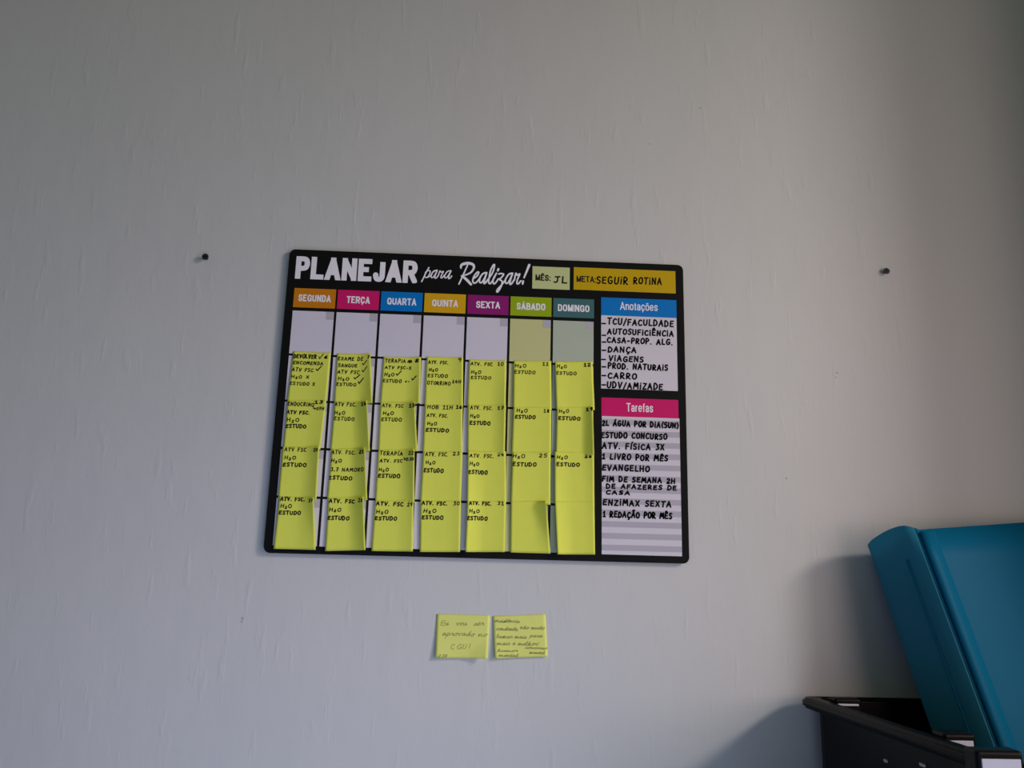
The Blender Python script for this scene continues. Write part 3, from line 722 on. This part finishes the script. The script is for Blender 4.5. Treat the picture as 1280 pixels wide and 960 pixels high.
# day, row: corners (TL, TR, BR, BL), right curl top/bottom, left curl top/bottom, u0, date, lines
NOTES = {
 (0, 0): ([(366.8, 439), (413.7, 441), (407.5, 504), (358.8, 503)], (1, 2.5), (0, .4), .5,
    [('DEVOLVER', 367.2, 395.6, 445.4, 4, B_), ('√', 398.5, 404, 445.6, 4.2, N), ('6', 405.3, 409.5, 446.3, 3, B_), ('ENCOMENDA', 366.5, 404, 453.8, 3.3, N),
     ('ATV FSC', 365, 391.5, 462.2, 3.6, N), ('✓', 395, 401.5, 461, 4, B_), ('H₂O X', 364.2, 386, 471, 3, N), ('ESTUDO X', 362.5, 393.5, 479.6, 3.3, N)],
    'yellow sticky note dated 6 beginning DEVOLVER ENCOMENDA, top of the SEGUNDA column'),
 (0, 1): ([(359.6, 500), (408, 500), (400.3, 562), (354, 561)], (2, 3), (0, .4), .5,
    [('ENDOCRİNO', 360, 392.5, 505.4, 3.6, N), ('13', 394, 403.5, 502.8, 3.2, B_), ('↳07H', 391.5, 405.5, 511, 2.8, N), ('ATV FSC.', 358.8, 387, 515.6, 3.3, B_),
     ('H₂O', 358.8, 373.8, 525, 3.6, N), ('ESTUDO', 357.5, 382.5, 532.8, 3.6, B_)],
    'yellow sticky note dated 13 beginning ENDOCRINO, second in the SEGUNDA column'),
 (0, 2): ([(353.5, 558), (399.2, 557.6), (395.5, 625), (347.6, 623)], (6, 5.5), (0, .4), .5,
    [('ATV FSC', 356, 383, 562, 3.6, N), ('20', 393, 398, 563, 3.2, N), ('H₂O', 356, 369.6, 572, 3.4, N), ('ESTUDO', 353.8, 383, 581, 3.5, B_)],
    'yellow sticky note dated 20 with curled right edge, third in the SEGUNDA column'),
 (0, 3): ([(349.4, 620), (392, 622), (394.6, 687.4), (341.9, 686)], (6.5, 2), (0, 1), .5,
    [('ATV. FSC.', 351, 381.5, 623.8, 3.6, B_), ('27', 386.9, 392, 626, 3, N), ('H₂O', 351, 364.6, 632.4, 3.4, N), ('ESTUDO', 349, 375.8, 641, 3.4, B_)],
    'yellow sticky note dated 27 with lifted top right corner, bottom of the SEGUNDA column'),
 (1, 0): ([(421.5, 442), (463, 442), (465.6, 504), (417.6, 504)], (3.5, 6.5), (0, .4), .55,
    [('EXAME DE', 422.7, 453.9, 448.4, 3.6, N), ('7', 459.5, 462, 447, 3.4, N), ('SANGUE', 422.7, 446.4, 456.9, 3.3, N), ('✓', 453, 458.5, 454, 4.4, N),
     ('ATV FSC', 422, 449, 465, 3.4, N), ('✓', 452.5, 458.5, 462.5, 4.8, N), ('H₂O', 422.7, 436, 473.4, 3.2, N), ('✓', 442, 448.5, 471.5, 3.8, B_),
     ('ESTUDO', 420.7, 445, 480.4, 3.2, N), ('✓', 447.5, 453.5, 476.5, 5, B_)],
    'yellow sticky note dated 7 beginning EXAME DE SANGUE, top of the TERÇA column'),
 (1, 1): ([(418.7, 501.5), (458.8, 500.6), (462.4, 564), (412.8, 564)], (7.5, 7), (0, .4), .52,
    [('ATV FSC.', 419, 445.5, 505.6, 3.5, N), ('14', 452.5, 458, 506, 3.3, B_), ('H₂O', 418.5, 431.2, 516, 3.2, N), ('ESTUDO', 418, 443, 523.5, 3.4, N)],
    'yellow sticky note dated 14 with curled right edge, second in the TERÇA column'),
 (1, 2): ([(415, 561), (456.2, 559), (459.2, 625), (408.8, 625)], (7.5, 6.5), (0, .4), .52,
    [('ATV. FSC.', 415, 444.5, 565.6, 3.5, N), ('21', 449.4, 455.4, 565.4, 3.3, B_), ('H₂O', 414, 427, 576, 3.2, N), ('3,7 NAMORO', 414, 455, 587.2, 3.5, N), ('ESTUDO', 411, 440, 597.4, 3.5, B_)],
    'yellow sticky note dated 21 with the line NAMORO, third in the TERÇA column'),
 (1, 3): ([(410.8, 622), (454.2, 620.5), (456.9, 687.6), (406.3, 688.8)], (7.5, 6), (0, .6), .52,
    [('ATV. FSC', 411.9, 443.2, 626.5, 3.6, B_), ('28', 448.8, 453.8, 626, 3.2, N), ('H₂O', 411.9, 426.2, 637, 3.4, N), ('ESTUDO', 410, 436.2, 647.5, 3.5, B_)],
    'yellow sticky note dated 28 with curled right edge, bottom of the TERÇA column'),
 (2, 0): ([(479.4, 446), (526.4, 446.2), (524.6, 504), (475.4, 504)], (2.5, 5), (0, .6), .6,
    [('TERAPİA', 481.5, 507, 451, 3.6, N), ('§', 509.5, 515.5, 452, 3.6, N), ('8', 518.5, 523, 451.2, 3.2, B_), ('ATV FSC-X', 481.5, 514, 459.5, 3, N), ('H₂O', 480.8, 492.5, 468, 3.2, N),
     ('✓', 495, 501, 467, 4, B_), ('ESTUDO +-', 478.8, 512, 476.4, 3.2, N), ('✓', 514.5, 520, 473.4, 3.6, B_)],
    'yellow sticky note dated 8 beginning TERAPIA with a scribble, top of the QUARTA column'),
 (2, 1): ([(475.6, 502), (518.4, 502), (522, 564), (472.8, 564)], (6.5, 5), (0, .6), .55,
    [('ATV. FSC', 478, 504, 507.4, 3.3, N), ('15', 512, 518.4, 508, 3.4, B_), ('H₂O', 479, 492, 516.5, 3.2, N), ('ESTUDO', 477, 502, 524.4, 3.4, N)],
    'yellow sticky note dated 15 with bent top right corner, second in the QUARTA column'),
 (2, 2): ([(473, 562), (518, 561), (518, 628), (469, 628)], (6.5, 5), (0, .6), .55,
    [('TERAPÍA', 475, 503.5, 566.8, 3.8, N), ('22', 511, 517.2, 567, 3.2, N), ('ATV. FSC', 475, 503, 576.2, 3.2, N), ('↘0:30', 504.5, 517.4, 574.6, 2.8, N), ('H₂O', 473.8, 485.6, 587, 3.2, N), ('ESTUDO', 472.8, 499.8, 595, 3.6, B_)],
    'yellow sticky note dated 22 beginning TERAPIA, third in the QUARTA column'),
 (2, 3): ([(469.2, 625.4), (517, 625.6), (516, 689.4), (464.4, 688.8)], (3, 2.5), (0, .6), .55,
    [('ATV. FSC', 470.6, 504, 630, 3.6, B_), ('29', 509.4, 515.4, 631, 3.4, N), ('H₂O', 470.6, 485, 639.6, 3.3, N), ('ESTUDO', 469, 495.8, 648, 3.5, B_)],
    'yellow sticky note dated 29, bottom of the QUARTA column'),
 (3, 0): ([(533.4, 445.6), (579, 446.4), (578.6, 508.6), (530.8, 508)], (2.5, 2.5), (.3, .8), .6,
    [('ATV. FSC.', 535.7, 560.4, 453, 3.3, N), ('9', 572.5, 576.5, 450.4, 3.8, N), ('H₂O', 536.3, 547, 462, 3.2, N), ('ESTUDO', 535, 559.4, 469.6, 3.3, N), ('OTORRİNO', 534.3, 562.9, 479, 3.5, N), ('14H', 565.4, 576, 477.2, 3.2, N)],
    'yellow sticky note dated 9 with the line OTORRINO 14H, top of the QUINTA column'),
 (3, 1): ([(531.3, 505.8), (578.2, 506), (578, 566.5), (528.5, 566.5)], (1.5, 1.5), (.3, .8), .6,
    [('HOB 11H', 534.4, 565.6, 509.2, 3.9, N), ('16', 570.4, 577.2, 509, 3.6, B_), ('ATV. FSC.', 533.8, 560, 519.6, 3, N), ('H₂O', 534.4, 545.8, 529.4, 3, N), ('ESTUDO', 532.5, 560.6, 537.7, 3.5, B_)],
    'yellow sticky note dated 16 beginning HOB 11H, second in the QUINTA column'),
 (3, 2): ([(529.2, 564), (578.2, 564.4), (576, 629), (525.2, 629)], (1, 1), (.3, .8), .6,
    [('ATV. FSC.', 532, 560, 568, 3.7, N), ('23', 566.2, 574.2, 567, 3.6, N), ('H₂O', 532.5, 543.8, 578.4, 3, N), ('ESTUDO', 530, 554, 588.3, 3.6, B_)],
    'yellow sticky note dated 23, third in the QUINTA column'),
 (3, 3): ([(525.7, 625.8), (576.2, 626), (575, 690), (524.8, 690)], (1.5, 1.5), (.3, .6), .6,
    [('ATV. FSC.', 527.8, 559, 629, 3.5, B_), ('30', 566.8, 574.2, 629.4, 3.5, N), ('H₂O', 529.4, 545, 638.6, 3.5, N), ('ESTUDO', 527.8, 553.9, 646.9, 3.5, B_)],
    'yellow sticky note dated 30, bottom of the QUINTA column'),
 (4, 0): ([(586.4, 449.6), (633, 450.4), (632, 509), (584.2, 508.6)], (1.5, 4), (.3, 1), .6,
    [('ATV. FSC', 588.5, 615.5, 455, 3.3, N), ('10', 622.3, 629, 455, 3.6, N), ('H₂O', 589, 601, 465, 3.2, N), ('ESTUDO', 589, 613.5, 472, 3.3, N)],
    'yellow sticky note dated 10, top of the SEXTA column'),
 (4, 1): ([(584.8, 505.4), (632.4, 506), (631, 567), (584.4, 566.6)], (4, 3.5), (.3, 1), .6,
    [('ATV. FSC.', 588, 616, 510, 3.5, N), ('17', 622, 629, 510.6, 3.4, N), ('H₂O', 588, 599, 520, 3.2, N), ('ESTUDO', 587.5, 612.6, 528.9, 3.6, B_)],
    'yellow sticky note dated 17, second in the SEXTA column'),
 (4, 2): ([(585, 564), (632.4, 564.4), (632.6, 629), (584, 629)], (1, 1), (2.2, 4.5), .6,
    [('ATV. FSC.', 587.5, 617, 570, 3.5, N), ('24', 622, 629.4, 568.4, 3.4, N), ('H₂O', 587.5, 598.6, 580, 3.2, N), ('ESTUDO', 586, 609, 590.6, 3.6, B_)],
    'yellow sticky note dated 24 with lifted left edge, third in the SEXTA column'),
 (4, 3): ([(584.6, 626), (632.4, 626.4), (631, 690), (581.9, 690)], (1, .8), (4, 4.5), .6,
    [('ATV. FSC.', 586.9, 614, 629.2, 3.4, B_), ('31', 622, 629.4, 629.2, 3.4, N), ('H₂O', 586.9, 599, 639, 3.2, N), ('ESTUDO', 584.2, 609, 648, 3.5, B_)],
    'yellow sticky note dated 31 with lifted left edge, bottom of the SEXTA column'),
 (5, 0): ([(642.2, 451), (689, 451.2), (689.6, 512), (641.6, 512)], (.4, .8), (.6, 1), .6,
    [('H₂O', 643.8, 657.4, 457, 3.4, N), ('11', 678.4, 685.2, 455.2, 3.3, N), ('ESTUDO', 643, 669, 465.2, 3.3, N)],
    'yellow sticky note dated 11, top of the SÁBADO column'),
 (5, 1): ([(642, 508.8), (689.2, 508.8), (688.6, 567.6), (639.6, 567.4)], (.8, 1), (.6, 1), .6,
    [('H₂O', 646, 659, 513.4, 3.2, N), ('18', 679.8, 686.2, 513.8, 3.4, N), ('ESTUDO', 644, 668.8, 521.4, 3.5, B_)],
    'yellow sticky note dated 18, second in the SÁBADO column'),
 (5, 2): ([(640.6, 564.8), (688.4, 565), (688, 631), (638.6, 630)], (.8, 1), (.6, 1), .6,
    [('H₂O', 641, 655.8, 570.2, 3.4, N), ('25', 673.8, 683.2, 569.4, 3.6, N), ('ESTUDO', 641, 670, 580.6, 3.6, B_)],
    'yellow sticky note dated 25, third in the SÁBADO column'),
 (5, 3): ([(638.8, 626.2), (683, 625.6), (688, 692), (638, 690.6)], (8, 1), (.4, .4), .6, [],
    'blank yellow sticky note with curled top right corner, bottom of the SÁBADO column'),
 (6, 0): ([(693.6, 452), (740.6, 451.6), (743.4, 512.6), (695.6, 512)], (.6, 2.5), (.8, 1.6), .6,
    [('H₂O', 696.3, 708.2, 458, 3.2, N), ('12', 730, 738, 456.2, 3.3, B_), ('ESTUDO', 695.6, 720.3, 466.6, 3.3, N)],
    'yellow sticky note dated 12, top of the DOMINGO column'),
 (6, 1): ([(696.4, 508.6), (741, 507.6), (742.8, 568.6), (694.8, 567.6)], (5.5, 6.5), (.6, 1.2), .68,
    [('H₂O', 698.8, 710.8, 514, 3.2, N), ('19', 732.6, 739.6, 512.4, 3.4, B_), ('ESTUDO', 698.2, 724.8, 523, 3.5, B_)],
    'yellow sticky note dated 19 with curled right edge, second in the DOMINGO column'),
 (6, 2): ([(693.4, 564.4), (742.6, 565), (743, 630), (693.6, 630)], (2.5, 1.5), (1.5, 3.5), .68,
    [('H₂O', 696, 709, 571.9, 3.2, N), ('26', 731, 738.8, 570.2, 3.4, B_), ('ESTUDO', 695.6, 724.2, 580.8, 3.5, B_)],
    'yellow sticky note dated 26, third in the DOMINGO column'),
 (6, 3): ([(693.8, 626.4), (743, 626.6), (743.8, 693.2), (697, 693)], (1.5, .8), (3, 5), .68, [],
    'blank yellow sticky note with bent left edge, bottom of the DOMINGO column'),
}
for (col, row), (cor, R_, L_, u0, lines, label) in NOTES.items():
    make_note(cor, R_[0], R_[1], L_[0], L_[1], 0.3, 1.5 if row else 0.6, 0.5, -0.0004, lines, label,
              'yellow sticky notes on the planner', u0=u0)

# the two notes stuck straight on the wall below
PEN = 0.42
make_note([(545.9, 767.4), (612.8, 769), (609.5, 823.6), (543.9, 822.8)], 0, .5, 0, 1.0, 1.6, 0.4, 0.6, WALL_Y,
          [('Eu', 551, 561, 778.5, 4.6, PEN), ('vou', 570, 583.5, 779, 4.4, PEN), ('ser', 592, 605, 779.2, 4.4, PEN),
           ('aprovado', 552, 593, 792, 4.4, PEN), ('no', 597.5, 609, 793, 4.2, PEN), ('C', 563.2, 567.6, 808, 4.8, PEN), ('G', 571, 576.6, 808, 4.6, PEN), ('U', 578, 582.4, 808, 4.2, PEN), ('!', 585, 587, 809, 5.4, PEN), ('2.18', 547, 558.6, 819.6, 2.6, PEN)],
          'yellow sticky note on the wall reading CGU!, left of the pair below the planner', 'sticky notes on the wall below the planner',
          M_PENCIL, True, corner=5.0, paper=M_PAPER_PALE)
make_note([(615.8, 770.2), (682, 767.6), (684.8, 820.8), (618.4, 823.4)], 0, 0, 0, 1.4, 1.4, 0.5, 0.6, WALL_Y,
          [('insistência', 617.8, 649.5, 776, 3.4, PEN), ('constante,', 620, 648, 786, 3.4, PEN), ('não muito', 650, 680.7, 784.6, 3.2, PEN),
           ('buscar mais', 620.3, 658, 795.6, 3.4, PEN), ('para', 662, 678, 794.6, 3.2, PEN), ('mais e melhor!', 621, 673, 804.4, 3.4, PEN),
           ('humor', 621.6, 647, 813, 2.6, PEN), ('mental', 623, 647.5, 819, 2.6, PEN), ('concurso', 656, 684, 809.6, 2.6, PEN), ('mental', 661.5, 680.7, 815.6, 2.6, PEN)],
          'yellow sticky note covered in small cursive, right of the pair below the planner', 'sticky notes on the wall below the planner',
          M_PENCIL, True, paper=M_PAPER_PALE)

# ------------------------------------------------------------------ wall screws
def cone(bm_, y_a, r_a, y_b, r_b, n=20):
    A = [bm_.verts.new((r_a * math.cos(2 * math.pi * k / n), y_a, r_a * math.sin(2 * math.pi * k / n))) for k in range(n)]
    B = [bm_.verts.new((r_b * math.cos(2 * math.pi * k / n), y_b, r_b * math.sin(2 * math.pi * k / n))) for k in range(n)]
    for k in range(n):
        bm_.faces.new([A[k], A[(k + 1) % n], B[(k + 1) % n], B[k]])
    return A, B
def wall_screw(px, py, proud, label):
    head_c = on_y(px, py, WALL_Y - proud)
    s = tag(empty('wall_screw', (head_c.x, WALL_Y, head_c.z)), label, 'screw', 'screws left in the wall')
    bm_ = bmesh.new()
    a, b = cone(bm_, 0.0, 0.0016, -proud + 0.001, 0.0016)
    bm_.faces.new(a); bm_.faces.new(b)
    bmesh.ops.recalc_face_normals(bm_, faces=bm_.faces)
    sh = link('shank', bm_, M_SCREW, None, True)
    bm_ = bmesh.new()
    a, b = cone(bm_, -proud + 0.0022, 0.0018, -proud + 0.0006, 0.0034)
    c, d = cone(bm_, -proud + 0.0006, 0.0034, -proud, 0.0030)
    bm_.faces.new(a); bm_.faces.new(d)
    bmesh.ops.remove_doubles(bm_, verts=bm_.verts, dist=1e-6)
    bmesh.ops.recalc_face_normals(bm_, faces=bm_.faces)
    hd = link('head', bm_, M_SCREW, None)
    bm_ = bmesh.new()
    box(bm_, (-0.0023, -proud - 0.0001, -0.0004), (0.0023, -proud + 0.0004, 0.0004))
    box(bm_, (-0.0004, -proud - 0.00012, -0.0023), (0.0004, -proud + 0.0004, 0.0023))
    dr = link('cross_recess', bm_, M_REFLECTION if False else M_BOARD, None)
    for o in (sh, hd):
        o.parent = s
    dr.parent = hd
wall_screw(256.3, 320.6, 0.0052, 'small dark screw in the wall to the left of the planner')
wall_screw(1108.6, 338.4, 0.0042, 'small dark screw in the wall to the right of the planner')

# ------------------------------------------------------------------ desk (side table below the frame; carries the tray)
desk = tag(empty('side_table', (0.44, -0.15, FLOOR_Z)), 'plain white side table against the wall under the black tray', 'table')
bm = box(bmesh.new(), (0.24, -0.30, DESK_Z - 0.025), (0.65, WALL_Y - 0.002, DESK_Z))
link('table_top', bevel(bm, 0.002), M_DESK, desk)
for lx in (0.25, 0.60):
    for ly in (-0.29, -0.05):
        link('leg', bevel(box(bmesh.new(), (lx, ly, FLOOR_Z), (lx + .04, ly + .04, DESK_Z - 0.025)), 0.003), M_STEEL, desk)

# ------------------------------------------------------------------ black tray
RIM_Z = -0.266
tray = tag(empty('desk_tray', (0.48, -0.13, DESK_Z)),
           'glossy black plastic tray in the lower right corner holding the teal folder', 'tray')
def prism_ring(bm_, outer, inner, z0, z1):
    n = len(outer)
    V = [[bm_.verts.new((p[0], p[1], z)) for p in loop] for loop, z in ((outer, z0), (outer, z1), (inner, z1), (inner, z0))]
    for a, b in ((0, 1), (1, 2), (2, 3), (3, 0)):
        for i in range(n):
            j = (i + 1) % n
            bm_.faces.new([V[a][i], V[a][j], V[b][j], V[b][i]])
    bmesh.ops.recalc_face_normals(bm_, faces=bm_.faces)
def round_poly(pts, r, n=5):
    out_ = []
    for i, p in enumerate(pts):
        p, a, b = Vector(p), Vector(pts[i - 1]), Vector(pts[(i + 1) % len(pts)])
        da, db = (a - p).normalized(), (b - p).normalized()
        rr = r[i] if isinstance(r, (list, tuple)) else r
        for k in range(n + 1):
            t = k / n
            out_.append(tuple((1 - t) ** 2 * (p + da * rr) + 2 * t * (1 - t) * p + t * t * (p + db * rr)))
    return out_
def inset(pts, d):                               # d: left, back, right, front
    bl, fl, fr_, br = pts
    return [(bl[0] + d[0], bl[1] - d[1]), (fl[0] + d[0], fl[1] + d[3]), (fr_[0] - d[2], fr_[1] + d[3]), (br[0] - d[2], br[1] - d[1])]
bl_ = on_z(1012, 876, RIM_Z)
fl_ = on_z(1258, 958, RIM_Z)
RIM = [(bl_.x, -0.004), (fl_.x, fl_.y), (0.652, fl_.y), (0.652, -0.004)]
rr = [0.016, 0.012, 0.012, 0.012]
o1 = round_poly(RIM, rr)
i1 = round_poly(inset(RIM, (0.017, 0.006, 0.006, 0.006)), rr)
bm = bmesh.new()
prism_ring(bm, o1, i1, RIM_Z - 0.0085, RIM_Z)
bmesh.ops.bevel(bm, geom=[e for e in bm.edges if abs(e.verts[0].co.z - e.verts[1].co.z) < 1e-6], offset=0.0022, segments=3, affect='EDGES')
link('rim', bm, M_TRAY, tray, True)
b_out = round_poly(inset(RIM, (0.014, 0.004, 0.004, 0.004)), rr)
b_in = round_poly(inset(RIM, (0.017, 0.007, 0.007, 0.007)), rr)
bm = bmesh.new()
prism_ring(bm, b_out, b_in, DESK_Z, RIM_Z - 0.004)
fl0 = [bm.verts.new((p[0], p[1], DESK_Z + 0.0002)) for p in b_in]
fl1 = [bm.verts.new((p[0], p[1], DESK_Z + 0.008)) for p in b_in]
bm.faces.new(fl0); bm.faces.new(fl1)
bmesh.ops.recalc_face_normals(bm, faces=bm.faces)
link('body', bm, M_TRAY, tray)
# three black stacking tabs standing along the left rim, each with a pale front painted as a window reflection
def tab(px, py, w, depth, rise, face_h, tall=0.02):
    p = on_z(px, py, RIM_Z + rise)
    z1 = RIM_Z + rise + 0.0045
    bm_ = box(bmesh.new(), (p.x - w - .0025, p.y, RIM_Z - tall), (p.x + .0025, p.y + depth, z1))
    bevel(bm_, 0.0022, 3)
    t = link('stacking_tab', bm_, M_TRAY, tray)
    link('front_reflection', bevel(box(bmesh.new(), (p.x - w, p.y - 0.001, p.z - face_h), (p.x, p.y + .0012, p.z)), 0.0003, 1), M_REFLECTION, t)
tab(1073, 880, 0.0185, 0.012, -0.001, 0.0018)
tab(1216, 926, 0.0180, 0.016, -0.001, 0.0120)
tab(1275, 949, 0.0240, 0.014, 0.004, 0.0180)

# small pale blocks added as painted glints on the tray's side
pa, pb = Vector((RIM[0][0] + .014, RIM[0][1], 0)), Vector((RIM[1][0] + .014, RIM[1][1], 0))
nrm_ = Vector((-(pb - pa).y, (pb - pa).x, 0)).normalized()
for px, py, ln in ((1108, 951, 0.004), (1154, 956, 0.006)):
    d_ = ray(px, py)
    q = CAM_LOC + d_ * ((pa - CAM_LOC).dot(nrm_) / d_.dot(nrm_))
    bm = bevel(box(bmesh.new(), (q.x - .0016, q.y - ln / 2, q.z - .0012), (q.x + .0016, q.y + ln / 2, q.z + .0012)), 0.0006, 2)
    link('side_glint', bm, M_GLINT, tray)

# ------------------------------------------------------------------ teal folder leaning on the wall
folder = tag(empty('document_folder', (0.53, -0.1, DESK_Z + 0.008)),
             'translucent teal plastic document folder standing in the black tray and leaning on the wall', 'folder')
DOWN = Vector((0.188, -0.188, -0.964)).normalized()
HGT = 0.285
prof = [(1085, 681, -0.010), (1090, 675, -0.018), (1101, 667.5, -0.030), (1115, 660.5, -0.042), (1130, 657, -0.052), (1143, 660, -0.058)]
top = [on_y(*p) for p in prof]
face0 = on_y(1148, 662.2, -0.058)
e1 = -0.030
face1 = on_y(1280, 653.2, e1)
dirf = (face1 - face0)
WID = 0.190 / dirf.x
def sheet(name, pts, depth, material, parent, thick=0.0009, n=10, sm=True, solid=1.0):
    """Plastic sheet swept from a top edge down the folder's lean."""
    bm_ = bmesh.new()
    G = [[bm_.verts.new(p + DOWN * depth * j / n) for p in pts] for j in range(n + 1)]
    for j in range(n):
        for i in range(len(pts) - 1):
            bm_.faces.new([G[j][i], G[j + 1][i], G[j + 1][i + 1], G[j][i + 1]])
    o = link(name, bm_, material, parent, sm)
    md = o.modifiers.new('thickness', 'SOLIDIFY')
    md.thickness = thick
    md.offset = 0
    return o
spine_pts = [Vector(q) for q in smooth_line([tuple(p) for p in top], 4)]
sheet('spine', spine_pts, HGT, M_SPINE, folder)
k0 = int(len(spine_pts) * 0.62)
crease = [spine_pts[k0] + Vector((-0.0012, -0.0008, 0)), spine_pts[k0] + Vector((-0.0008, -0.0016, 0)), spine_pts[k0] + Vector((0.0002, -0.0016, 0))]
sheet('spine_crease', [c + DOWN * 0.03 for c in crease], HGT - 0.04, M_FOLDER, folder, 0.0006)
front_pts = [top[-1].lerp(face0, t) for t in (0.0, 0.5, 1.0)] + [face0 + dirf * WID * t + Vector((0, -0.004 * math.sin(math.pi * t), 0)) for t in (0.1, 0.25, 0.5, 0.75, 1.0)]
sheet('front_cover', front_pts, HGT, M_FOLDER, folder)
back0 = top[0]
back1 = Vector((face0.x + 0.19, -0.010, back0.z + 0.014))
sheet('back_cover', [back0.lerp(back1, t) for t in (0, .33, .66, 1)], HGT, M_FOLDER, folder)
# raised edge strip of the cover and the sheaf of paper inside
strip = [face0 + Vector((0.000, -0.0022, -0.002)), face0 + dirf * 0.05 + Vector((0, -0.0034, -0.002)), face0 + dirf * 0.13 + Vector((0, -0.0022, -0.002))]
sheet('cover_flap', strip, HGT - 0.004, M_FOLDER, folder, 0.0012)
bm = bmesh.new()
a0 = top[0].lerp(face0, 0.30) + Vector((0.020, 0, 0)) + DOWN * 0.018
a1 = top[0].lerp(face0, 0.86) + Vector((0.012, 0, 0)) + DOWN * 0.018
c0 = Vector((face0.x + 0.178, -0.016, a0.z + 0.014))
c1 = face0 + dirf * WID * 0.95 + Vector((0, 0.006, 0)) + DOWN * 0.018
lo4 = [v + DOWN * (HGT - 0.022) for v in (a0, a1, c1, c0)]
va = [bm.verts.new(v) for v in (a0, a1, c1, c0)]
vb = [bm.verts.new(v) for v in lo4]
bm.faces.new(va); bm.faces.new(vb)
for i in range(4):
    bm.faces.new([va[i], va[(i + 1) % 4], vb[(i + 1) % 4], vb[i]])
bmesh.ops.recalc_face_normals(bm, faces=bm.faces)
link('paper_sheaf', bm, M_SHEETS, folder)
